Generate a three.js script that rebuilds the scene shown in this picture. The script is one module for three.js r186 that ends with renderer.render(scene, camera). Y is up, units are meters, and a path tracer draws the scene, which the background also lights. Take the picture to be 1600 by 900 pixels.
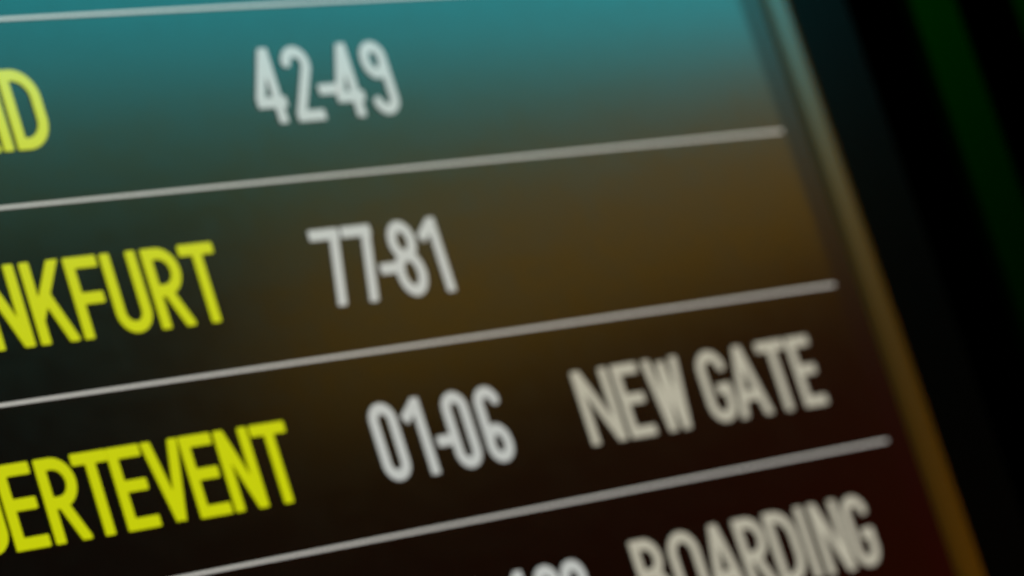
import * as THREE from 'three';
import { RectAreaLightUniformsLib } from 'three/addons/lights/RectAreaLightUniformsLib.js';

// ---------------------------------------------------------------- camera, lamps, exposure
const scene = new THREE.Scene();
scene.background = new THREE.Color(0, 0, 0);
const renderer = new THREE.WebGLRenderer({ antialias: true });
renderer.toneMapping = THREE.LinearToneMapping;
renderer.toneMappingExposure = 1;
renderer.shadowMap.enabled = true;
RectAreaLightUniformsLib.init();

const camera = new THREE.PerspectiveCamera(8.578, 16 / 9, 0.05, 60);
{
  const X = new THREE.Vector3(0.69272635, -0.30384929, 0.65406866), Y = new THREE.Vector3(0.09234873, 0.93682201, 0.33739624);
  const Z = new THREE.Vector3(-0.71526353, -0.17332086, 0.67702139);
  camera.quaternion.setFromRotationMatrix(new THREE.Matrix4().makeBasis(X, Y, Z));
  camera.position.set(-1.0796019, 1.5725016, 0.8682608);
}
camera.focus = 1.0;                 // focused on the near, left end of the board
camera.userData.fStop = 10.5;
scene.add(camera);

const LIN = (r, g, b) => new THREE.Color().setRGB(r, g, b);
const TEAL = LIN(0.06, 0.86, 0.95), TEAL_POWER = 4.8;
const AMBER = LIN(1.0, 0.52, 0.0), AMBER_POWER = 0.78;
const OLIVE = LIN(0.9, 1.0, 0.08), OLIVE_POWER = 0.65;
const WARM = LIN(1.0, 0.42, 0.04), WARM_POWER = 0.72;

// ---------------------------------------------------------------- helpers
let seed = 7;
const rnd = () => (seed = (seed * 16807) % 2147483647) / 2147483647;
const used = {};
function numbered(n) { const k = (used[n] = (used[n] ?? -1) + 1); return k ? `${n}_${String(k).padStart(3, '0')}` : n; }
function mesh(name, g, m, parent) {
  const o = new THREE.Mesh(g, m); o.name = name; o.castShadow = o.receiveShadow = true; parent.add(o); return o;
}
function thing(name, label, category, group) {
  const o = new THREE.Group(); o.name = numbered(name); o.userData = { label, category }; if (group) o.userData.group = group; scene.add(o); return o;
}
function noiseTexture(w, h, lo, hi, rx, ry, blotch = 0) {     // grain, plus soft larger blotches
  const d = new Uint8Array(w * h * 4), big = [];
  const n = 16; for (let i = 0; i < n * n; i++) big.push(rnd());
  for (let y = 0; y < h; y++) for (let x = 0; x < w; x++) {
    const fx = x / w * n, fy = y / h * n, ix = fx | 0, iy = fy | 0, tx = fx - ix, ty = fy - iy;
    const g = (a, b) => big[(b % n) * n + (a % n)];
    const s = (g(ix, iy) * (1 - tx) + g(ix + 1, iy) * tx) * (1 - ty) + (g(ix, iy + 1) * (1 - tx) + g(ix + 1, iy + 1) * tx) * ty;
    const v = Math.round(255 * (lo + (hi - lo) * (rnd() * (1 - blotch) + s * blotch)));
    const i = (y * w + x) * 4; d[i] = d[i + 1] = d[i + 2] = v; d[i + 3] = 255;
  }
  const t = new THREE.DataTexture(d, w, h); t.magFilter = THREE.LinearFilter; t.minFilter = THREE.LinearMipmapLinearFilter; t.generateMipmaps = true;
  t.wrapS = t.wrapT = THREE.RepeatWrapping; t.repeat.set(rx, ry); t.needsUpdate = true; return t;
}

// ---------------------------------------------------------------- materials
const fineGrain = noiseTexture(256, 256, 0.80, 1.0, 6, 6, 0.5);
const SCREEN_ROUGH = 0.175;
const screenBase = { color: LIN(0.026, 0.0035, 0.0), roughness: SCREEN_ROUGH, roughnessMap: fineGrain, metalness: 0 };
const M = {
  screen: new THREE.MeshStandardMaterial(screenBase),
  yellow: new THREE.MeshStandardMaterial({ ...screenBase, roughnessMap: null, emissive: LIN(0.55, 0.60, 0.001) }),
  white: new THREE.MeshStandardMaterial({ ...screenBase, roughnessMap: null, emissive: LIN(0.48, 0.50, 0.47) }),
  remark: new THREE.MeshStandardMaterial({ ...screenBase, roughnessMap: null, emissive: LIN(0.43, 0.41, 0.32) }),
  line: new THREE.MeshStandardMaterial({ ...screenBase, roughnessMap: null, emissive: LIN(0.56, 0.55, 0.50) }),
  gasket: new THREE.MeshPhysicalMaterial({ color: LIN(0.026, 0.002, 0.0), roughness: 0.2, specularIntensity: 0.5 }),
  rim: new THREE.MeshStandardMaterial({ color: LIN(0.10, 0.055, 0.0), roughness: 0.22, metalness: 0 }),
  black: new THREE.MeshStandardMaterial({ color: LIN(0.0015, 0.0015, 0.0015), roughness: 0.34, roughnessMap: fineGrain }),
  satinBlack: new THREE.MeshPhysicalMaterial({ color: LIN(0.001, 0.001, 0.001), roughness: 0.2, specularIntensity: 0.12 }),
  matteBlack: new THREE.MeshStandardMaterial({ color: LIN(0.002, 0.002, 0.002), roughness: 0.9 }),
  green: new THREE.MeshPhysicalMaterial({ specularColor: LIN(0, 0.2, 0), color: LIN(0.0, 0.015, 0.002), roughness: 0.36, metalness: 1, roughnessMap: fineGrain }),
  wall: new THREE.MeshStandardMaterial({ color: LIN(0.002, 0.002, 0.002), roughness: 1 }),
  lampBody: new THREE.MeshStandardMaterial({ color: LIN(0.03, 0.03, 0.032), roughness: 0.6 }),
  tealGlow: new THREE.MeshStandardMaterial({ color: LIN(0.1, 0.1, 0.1), roughness: 1, emissive: TEAL, emissiveIntensity: 0.4 }),
  warmGlow: new THREE.MeshStandardMaterial({ color: LIN(0.1, 0.1, 0.1), roughness: 1, emissive: WARM, emissiveIntensity: 2 }),
  oliveGlow: new THREE.MeshStandardMaterial({ color: LIN(0.1, 0.1, 0.1), roughness: 1, emissive: OLIVE, emissiveIntensity: 0.1 }),
  amberGlow: new THREE.MeshStandardMaterial({ color: LIN(0.1, 0.1, 0.1), roughness: 1, emissive: AMBER, emissiveIntensity: 0.4 }),
};

// ---------------------------------------------------------------- setting
const P = 0.06, H0 = 1.9;                          // one row of the board is 6 cm, the first line hangs at 1.9 m
const at = (u, v) => [u * P, H0 - v * P];
{
  const g = new THREE.BoxGeometry(6, 4, 0.1); g.translate(0, 2, -0.25);
  mesh('wall', g, M.wall, scene).userData.kind = 'structure';
  const f = new THREE.BoxGeometry(6, 0.1, 6); f.translate(0, -0.05, 2.8);
  mesh('floor', f, M.wall, scene).userData.kind = 'structure';
}

// ---------------------------------------------------------------- the lamps that the screen mirrors
function lightBox(name, label, [x, y, z], turn, w, h, color, power, glow) {
  const t = thing(name, label, 'lamp'); t.position.set(x, 0, z); t.rotation.y = turn;
  const yc = y + h / 2, e = 0.008;
  const b = new THREE.BoxGeometry(w + 2 * e, h + 2 * e, 0.08); b.translate(0, yc, -0.041); mesh('housing', b, M.lampBody, t);
  const d = new THREE.BoxGeometry(w, h, 0.006); d.translate(0, yc, 0.003); mesh('diffuser', d, glow, t);
  for (const s of [-1, 1]) {
    const L = new THREE.CylinderGeometry(0.02, 0.025, y - e, 12); L.translate(s * w * 0.36, (y - e) / 2, -0.041); mesh('leg', L, M.lampBody, t);
    const q = new THREE.BoxGeometry(0.12, 0.015, 0.4); q.translate(s * w * 0.36, 0.0075, -0.041); mesh('foot', q, M.lampBody, t);
  }
  const l = new THREE.RectAreaLight(color, power, w, h); l.position.set(0, yc, 0.012); l.rotation.y = Math.PI; l.castShadow = true; t.add(l);
  return t;
}
{
  const c = new THREE.Vector3(-0.15, 0, 0), n = new THREE.Vector3(0.72635, 0, 0.68733), s = new THREE.Vector3(0.68733, 0, -0.72635);
  const place = (a, d) => c.clone().addScaledVector(n, d).addScaledVector(s, a);
  const face = (q) => Math.atan2(-0.15 - q.x, -q.z);     // towards the board
  const A = place(-0.39, 2.5), B = place(0.30, 3.3), k = B.clone().sub(A).normalize(), m = A.clone().addScaledVector(k, 0.60);
  lightBox('light_box', 'tall teal glowing light box on two legs', [m.x, 2.56, m.z], Math.atan2(-k.z, k.x) + Math.PI, 2.4, 1.1, TEAL, TEAL_POWER, M.tealGlow);
  const o = new THREE.Vector3(-k.z, 0, k.x).multiplyScalar(Math.sign(k.z * A.x - k.x * A.z)), b = A.clone().addScaledVector(k, 0.35).addScaledVector(o, 0.2);
  lightBox('light_box', 'narrow pale green glowing light strip on two legs', [b.x, 2.37, b.z], Math.atan2(-k.z, k.x) + Math.PI, 2.0, 0.137, OLIVE, OLIVE_POWER, M.oliveGlow);
  const q = place(0.12, 2.3);
  lightBox('light_box', 'low wide amber glowing light box on two legs', [q.x, 2.14, q.z], face(q), 0.72, 0.195, AMBER, AMBER_POWER, M.amberGlow);
}

// a small warm lamp low in front of the board's right end: its light is what tints the dark glass and the brown lip
{
  const t = thing('stand_lamp', 'slim black stand lamp with a small warm globe', 'lamp'); t.position.set(0.36, 0, 0.24);
  const f = new THREE.CylinderGeometry(0.13, 0.14, 0.02, 40); f.translate(0, 0.01, 0); mesh('foot', f, M.lampBody, t);
  const p = new THREE.CylinderGeometry(0.009, 0.009, 1.34, 16); p.translate(0, 0.69, 0); mesh('pole', p, M.lampBody, t);
  const c = new THREE.CylinderGeometry(0.03, 0.02, 0.04, 24); c.translate(0, 1.375, 0); mesh('socket', c, M.lampBody, t);
  const g = new THREE.SphereGeometry(0.045, 32, 20); g.translate(0, 1.435, 0); mesh('globe', g, M.warmGlow, t);
  const l = new THREE.PointLight(WARM, WARM_POWER, 0, 2); l.position.set(0, 1.435, 0); l.shadow.radius = 2.2; l.castShadow = true; t.add(l);
}

// ---------------------------------------------------------------- the departures board
const board = thing('departures_board', 'black departures screen with yellow city names and white ruled rows', 'screen');
const U0 = -11.4, U1 = 0.02, V0 = -1.8, V1 = 4.9;       // the glass
{
  const [x0, y1] = at(U0, V0), [x1, y0] = at(U1, V1);
  const g = new THREE.BoxGeometry(x1 - x0, y1 - y0, 0.006); g.translate((x0 + x1) / 2, (y0 + y1) / 2, -0.003);
  mesh('screen_glass', g, M.screen, board);
  const b = new THREE.BoxGeometry(x1 - x0 + 0.1, y1 - y0 + 0.1, 0.1); b.translate((x0 + x1) / 2, (y0 + y1) / 2, -0.12); mesh('back_case', b, M.matteBlack, board);
  const w = new THREE.BoxGeometry(0.3, 0.3, 0.03); w.translate((x0 + x1) / 2, (y0 + y1) / 2, -0.185); mesh('wall_bracket', w, M.matteBlack, board);
  // a closed profile (outward offset in rows, height in metres) carried round the glass with mitred corners
  const ring = (name, prof, mat) => {
    const R = prof.map(([o, z]) => { const k = o * P; return [[x0 - k, y0 - k, z], [x1 + k, y0 - k, z], [x1 + k, y1 + k, z], [x0 - k, y1 + k, z]]; });
    const pos = [], uv = [];
    for (let i = 0; i < R.length; i++) {
      const A = R[i], B = R[(i + 1) % R.length];
      for (let c = 0; c < 4; c++) {
        const d = (c + 1) % 4, a0 = A[c], a1 = A[d], b0 = B[c], b1 = B[d];
        const L = Math.hypot(a1[0] - a0[0], a1[1] - a0[1]);
        for (const [q, s, t] of [[a0, 0, 0], [b0, 0, 1], [b1, 1, 1], [a0, 0, 0], [b1, 1, 1], [a1, 1, 0]]) { pos.push(...q); uv.push(s * L * 4, t * 0.1); }
      }
    }
    const g = new THREE.BufferGeometry();
    g.setAttribute('position', new THREE.Float32BufferAttribute(pos, 3)); g.setAttribute('uv', new THREE.Float32BufferAttribute(uv, 2)); g.computeVertexNormals();
    return mesh(name, g, mat, board);
  };
  // counter-clockwise seen with outward to the right and the front up
  ring('lip', [[0.205, -0.02], [0.205, -0.0004], [0.26, 0.0004], [0.42, 0.0004], [0.475, -0.0008], [0.475, -0.02]], M.rim);
  ring('gasket', [[0.001, -0.02], [0.001, -0.0005], [0.204, -0.0005], [0.204, -0.02]], M.gasket);
  ring('inner_bezel', [[0.48, -0.03], [0.48, -0.001], [1.08, -0.0035], [1.08, -0.03]], M.satinBlack);
  ring('outer_bezel', [[1.085, -0.04], [1.085, -0.012], [1.59, -0.027], [1.59, -0.04]], M.black);
  ring('housing_frame', [[1.60, -0.06], [1.60, -0.002], [1.66, 0.0], [2.12, 0.0], [2.20, -0.002], [2.20, -0.06]], M.green);
}

// ---- lettering: strokes of even weight, outlined by marching squares, one thin plate for each character
const SW = 0.060, CAP = 0.432;                         // stroke and cap height in rows
// a glyph lives in x 0..w, y 0..1 (1 = cap height); coordinates below are stroke centre lines in rows
function arc(cx, cy, rx, ry, a0, a1, n = 14) { const o = []; for (let i = 0; i <= n; i++) { const a = (a0 + (a1 - a0) * i / n) * Math.PI / 180; o.push([cx + rx * Math.cos(a), cy + ry * Math.sin(a)]); } return o; }
function glyphStrokes(ch, w) {
  const h = SW / 2, L = h, R = w - h, T = CAP - h, B = h, mx = w / 2, my = CAP / 2, rx = (R - L) / 2, far = 0.06;
  const S = [];                                        // {p: polyline, sq: square ends}
  const bar = (...p) => S.push({ p, sq: true }), curve = (p) => S.push({ p, sq: false });
  const stem = (x) => bar([x, -far], [x, CAP + far]);
  switch (ch) {
    case 'T': bar([0, T], [w, T]); stem(mx); break;
    case 'I': stem(mx); break;
    case 'E': stem(L); bar([L, T], [w, T]); bar([L, B], [w, B]); bar([L, my + 0.01], [w * 0.94, my + 0.01]); break;
    case 'F': stem(L); bar([L, T], [w, T]); bar([L, my - 0.005], [w * 0.92, my - 0.005]); break;
    case 'N': stem(L); stem(R); bar([L - 0.12 * (R - L), CAP + 0.12 * CAP], [R + 0.12 * (R - L), -0.12 * CAP]); break;
    case 'M': stem(L); stem(R); bar([L, CAP + .03], [mx, B]); bar([R, CAP + .03], [mx, B]); break;
    case 'V': bar([L - 0.02, CAP + 0.09], [mx, 0.01]); bar([R + 0.02, CAP + 0.09], [mx, 0.01]); break;
    case 'W': { const q = (R - L) / 4; bar([L - .01, CAP + .06], [L + q, 0]); bar([L + q, 0], [mx, CAP * 0.95]); bar([mx, CAP * 0.95], [R - q, 0]); bar([R - q, 0], [R + .01, CAP + .06]); break; }
    case 'A': bar([L - 0.02, -0.07], [mx, CAP]); bar([R + 0.02, -0.07], [mx, CAP]); bar([w * 0.22, CAP * 0.30], [w * 0.78, CAP * 0.30]); break;
    case 'K': stem(L); bar([L, CAP * 0.30], [R + 0.05, CAP + 0.09]); bar([w * 0.42, CAP * 0.62], [R + 0.03, -0.06]); break;
    case 'U': curve([[L, CAP + far], ...arc(mx, B + rx, rx, rx, 180, 360), [R, CAP + far]]); break;
    case 'D': { stem(L); const r = Math.min(rx * 1.5, 0.13); curve([[L, T], ...arc(R - r, T - r, r, r, 90, 0), ...arc(R - r, B + r, r, r, 0, -90), [L, B]]); break; }
    case 'R': { stem(L); const yb = CAP * 0.47, r = (T - yb) / 2; curve([[L, T], ...arc(R - r, T - r, r, r, 90, -90), [L, yb]]); bar([w * 0.46, yb], [R + 0.03, -0.05]); break; }
    case 'B': { stem(L); const yb = CAP * 0.53, r = (T - yb) / 2, r2 = (yb - B) / 2; curve([[L, T], ...arc(R - r - 0.012, T - r, r, r, 90, -90), [L, yb]]); curve([[L, yb], ...arc(R - r2, yb - r2, r2, r2, 90, -90), [L, B]]); break; }
    case 'O': case '0': { const r = rx; curve([...arc(mx, T - r, r, r, 0, 180), ...arc(mx, B + r, r, r, 180, 360), [R, T - r]]); break; }
    case 'G': { const r = rx; curve([...arc(mx, T - r, r, r, 12, 180), ...arc(mx, B + r, r, r, 180, 360), [R, my - 0.015]]); bar([mx, my - 0.02], [R + h, my - 0.02]); break; }
    case '1': stem(R - 0.02); bar([R - 0.02, T + 0.005], [R - 0.13, T - 0.085]); break;
    case '2': { const r = rx; curve([...arc(mx, T - r, r, r, 170, -20), [L + 0.005, B + 0.02]]); bar([0, B], [w, B]); break; }
    case '4': { const x = R - 0.03; stem(x); bar([0, CAP * 0.28], [w, CAP * 0.28]); bar([x, T + 0.03], [L - 0.01, CAP * 0.27]); break; }
    case '5': { const r = rx; bar([L + 0.01, T], [w * 0.95, T]); bar([L + 0.012, CAP], [L, my]); curve([[L, my + 0.005], ...arc(mx, B + r, r, r * 1.15, 130, -160)]); break; }
    case '6': { const r = rx; curve([...arc(mx, T - r, r, r, 15, 180), ...arc(mx, B + r, r, r, 180, 360)]); curve(arc(mx, B + r * 1.2, r, r * 1.25, 0, 180)); break; }
    case '7': bar([0, T], [w, T]); bar([R - 0.005, T], [w * 0.33, -0.07]); break;
    case '8': { const r2 = (CAP * 0.54 - B) / 2, r1 = (T - CAP * 0.54) / 2; curve(arc(mx, B + r2, rx, r2, 0, 360, 28)); curve(arc(mx, T - r1, rx * 0.9, r1, 0, 360, 28)); break; }
    case '9': { const r = rx; curve([...arc(mx, B + r, r, r, 195, 360), ...arc(mx, T - r, r, r, 0, 180)]); curve(arc(mx, T - r * 1.2, r, r * 1.25, 180, 360)); break; }
    case '-': bar([0, CAP * 0.40], [w, CAP * 0.40]); break;
  }
  return S;
}
function glyphGeometry(ch, w) {
  const S = glyphStrokes(ch, w), hw = SW / 2;
  const field = (x, y) => {
    let d = 1e9;
    for (const { p, sq } of S) for (let i = 0; i + 1 < p.length; i++) {
      const [ax, ay] = p[i], [bx, by] = p[i + 1], vx = bx - ax, vy = by - ay, L = Math.hypot(vx, vy) || 1e-9;
      const s = ((x - ax) * vx + (y - ay) * vy) / L, n = Math.abs((x - ax) * vy - (y - ay) * vx) / L;
      if (sq) d = Math.min(d, Math.max(n - hw, -s, s - L));
      else { const o = Math.max(-s, s - L, 0); d = Math.min(d, Math.hypot(o, n) - hw); }
    }
    return Math.max(d, -y, y - CAP, -x, x - w);
  };
  const c = 0.0075, nx = Math.ceil(w / c) + 3, ny = Math.ceil(CAP / c) + 3, x0 = -c * 1.37, y0 = -c * 1.41;
  const F = new Float64Array((nx + 1) * (ny + 1)), id = (i, j) => j * (nx + 1) + i;
  for (let j = 0; j <= ny; j++) for (let i = 0; i <= nx; i++) F[id(i, j)] = field(x0 + i * c, y0 + j * c);
  const next = new Map(), pts = new Map();
  const cut = (i, j, k, l) => {
    const a = id(i, j), b = id(k, l), key = a < b ? `${a}_${b}` : `${b}_${a}`;
    if (!pts.has(key)) { const t = F[a] / (F[a] - F[b]); pts.set(key, [x0 + (i + (k - i) * t) * c, y0 + (j + (l - j) * t) * c]); }
    return key;
  };
  for (let j = 0; j < ny; j++) for (let i = 0; i < nx; i++) {
    const q = [[i, j], [i + 1, j], [i + 1, j + 1], [i, j + 1]], ins = q.map(([a, b]) => F[id(a, b)] < 0);
    const ent = [], ext = [];
    for (let e = 0; e < 4; e++) { const f = (e + 1) % 4; if (ins[e] !== ins[f]) (ins[e] ? ext : ent).push(cut(...q[e], ...q[f])); }
    if (ent.length === 1) next.set(ext[0], ent[0]);
    else if (ent.length === 2) { next.set(ext[0], ent[0]); next.set(ext[1], ent[1]); }
  }
  const loops = [];
  while (next.size) {
    const start = next.keys().next().value, loop = []; let k = start;
    while (next.has(k)) { loop.push(pts.get(k)); const n = next.get(k); next.delete(k); k = n; }
    const keep = loop.filter((q, i) => {               // drop points on straight runs
      const a = loop[(i + loop.length - 1) % loop.length], b = loop[(i + 1) % loop.length];
      return Math.abs((q[0] - a[0]) * (b[1] - a[1]) - (q[1] - a[1]) * (b[0] - a[0])) > 1e-7;
    });
    if (keep.length > 3) loops.push(keep.map(([x, y]) => new THREE.Vector2(x * P, y * P)));
  }
  const big = loops.map((l) => THREE.ShapeUtils.area(l));
  const sign = Math.sign(big.reduce((a, b) => (Math.abs(b) > Math.abs(a) ? b : a), 0));
  const outer = loops.filter((l, i) => Math.sign(big[i]) === sign), holes = loops.filter((l, i) => Math.sign(big[i]) !== sign);
  const inside = (pt, poly) => { let r = false; for (let i = 0, j = poly.length - 1; i < poly.length; j = i++) { const a = poly[i], b = poly[j]; if ((a.y > pt.y) !== (b.y > pt.y) && pt.x < (b.x - a.x) * (pt.y - a.y) / (b.y - a.y) + a.x) r = !r; } return r; };
  const shapes = outer.map((o) => { const s = new THREE.Shape(o); s.holes = holes.filter((h) => inside(h[0], o)).map((h) => new THREE.Path(h)); return s; });
  return new THREE.ExtrudeGeometry(shapes, { depth: 0.0003, bevelEnabled: false });
}
const cache = new Map();
function word(name, label, text, row, mat, spots) {          // spots: [left edge, width] of each character, in rows
  const g = new THREE.Group(); g.name = name; g.userData.label = label; board.add(g);
  const [x, y] = at(spots[0][0], row + 0.5 + CAP / 2); g.position.set(x, y, 0.0002);
  [...text].forEach((ch, i) => {
    const [u, w] = spots[i], key = `${ch}${w.toFixed(3)}`;
    if (!cache.has(key)) cache.set(key, glyphGeometry(ch, w));
    const o = mesh(ch === '-' ? 'dash' : /\d/.test(ch) ? 'digit' : 'letter', cache.get(key), mat, g); o.position.x = (u - spots[0][0]) * P;
  });
}
// city names (yellow)
word('city_name', 'yellow lettering MADRID', 'MADRID', -0.008, M.yellow, [[-6.98, 0.27], [-6.68, 0.25], [-6.42, 0.23], [-6.17, 0.23], [-5.93, 0.08], [-5.83, 0.235]]);
word('city_name', 'yellow lettering FRANKFURT', 'FRANKFURT', 1.012, M.yellow, [[-7.10, 0.205], [-6.86, 0.23], [-6.62, 0.25], [-6.34, 0.25], [-6.05, 0.245], [-5.77, 0.21], [-5.53, 0.23], [-5.26, 0.225], [-5.01, 0.235]]);
word('city_name', 'yellow lettering FUERTEVENT', 'FUERTEVENT', 2.012, M.yellow, [[-7.06, 0.205], [-6.81, 0.22], [-6.565, 0.21], [-6.32, 0.225], [-6.09, 0.225], [-5.86, 0.21], [-5.635, 0.24], [-5.385, 0.21], [-5.15, 0.225], [-4.905, 0.24]]);
// counter ranges and remarks (white)
word('counter_range', 'white digits 42-49', '42-49', -0.035, M.white, [[-4.15, 0.21], [-3.89, 0.20], [-3.68, 0.15], [-3.56, 0.20], [-3.30, 0.19]]);
word('counter_range', 'white digits 77-81', '77-81', 1.012, M.white, [[-4.085, 0.215], [-3.85, 0.215], [-3.645, 0.15], [-3.535, 0.215], [-3.33, 0.21]]);
word('counter_range', 'white digits 01-06', '01-06', 2.0, M.white, [[-4.07, 0.195], [-3.86, 0.20], [-3.63, 0.15], [-3.525, 0.19], [-3.275, 0.19]]);
word('counter_range', 'white digits 96-100', '96-100', 3.03, M.white, [[-4.05, 0.21], [-3.81, 0.21], [-3.62, 0.15], [-3.51, 0.20], [-3.255, 0.19], [-3.045, 0.19]]);
word('remark', 'white lettering NEW GATE', 'NEWGATE', 1.998, M.remark, [[-2.475, 0.285], [-2.15, 0.21], [-1.885, 0.295], [-1.445, 0.235], [-1.20, 0.28], [-0.89, 0.25], [-0.615, 0.20]]);
word('remark', 'white lettering BOARDING', 'BOARDING', 3.0, M.remark, [[-2.455, 0.235], [-2.165, 0.25], [-1.89, 0.28], [-1.58, 0.235], [-1.31, 0.24], [-1.035, 0.08], [-0.905, 0.25], [-0.62, 0.22]]);
// ruled lines between the rows
for (let v = -1; v <= 4; v++) {
  const [x0, y] = at(-11.1, v), [x1] = at(0, v), g = new THREE.BoxGeometry(x1 - x0, 0.0145 * P, 0.0003); g.translate((x0 + x1) / 2, y, 0.00035);
  mesh('row_line', g, M.line, board);
}

// ---------------------------------------------------------------- the post beside the board
{
  const t = thing('metal_post', 'dark green metal post standing beside the black screen', 'post');
  const [x] = at(2.70, 0); t.position.set(x + 0.04, 0, -0.03);
  const s = new THREE.Shape(); const r = 0.004, a = 0.04, b = 0.03;
  s.moveTo(-a + r, -b); s.lineTo(a - r, -b); s.lineTo(a, -b + r); s.lineTo(a, b - r); s.lineTo(a - r, b); s.lineTo(-a + r, b); s.lineTo(-a, b - r); s.lineTo(-a, -b + r); s.closePath();
  const g = new THREE.ExtrudeGeometry(s, { depth: 2.9, bevelEnabled: false }); g.rotateX(-Math.PI / 2); mesh('shaft', g, M.green, t);
  const p = new THREE.BoxGeometry(0.16, 0.012, 0.14); p.translate(0, 0.006, 0); mesh('base_plate', p, M.green, t);
}

renderer.render(scene, camera);
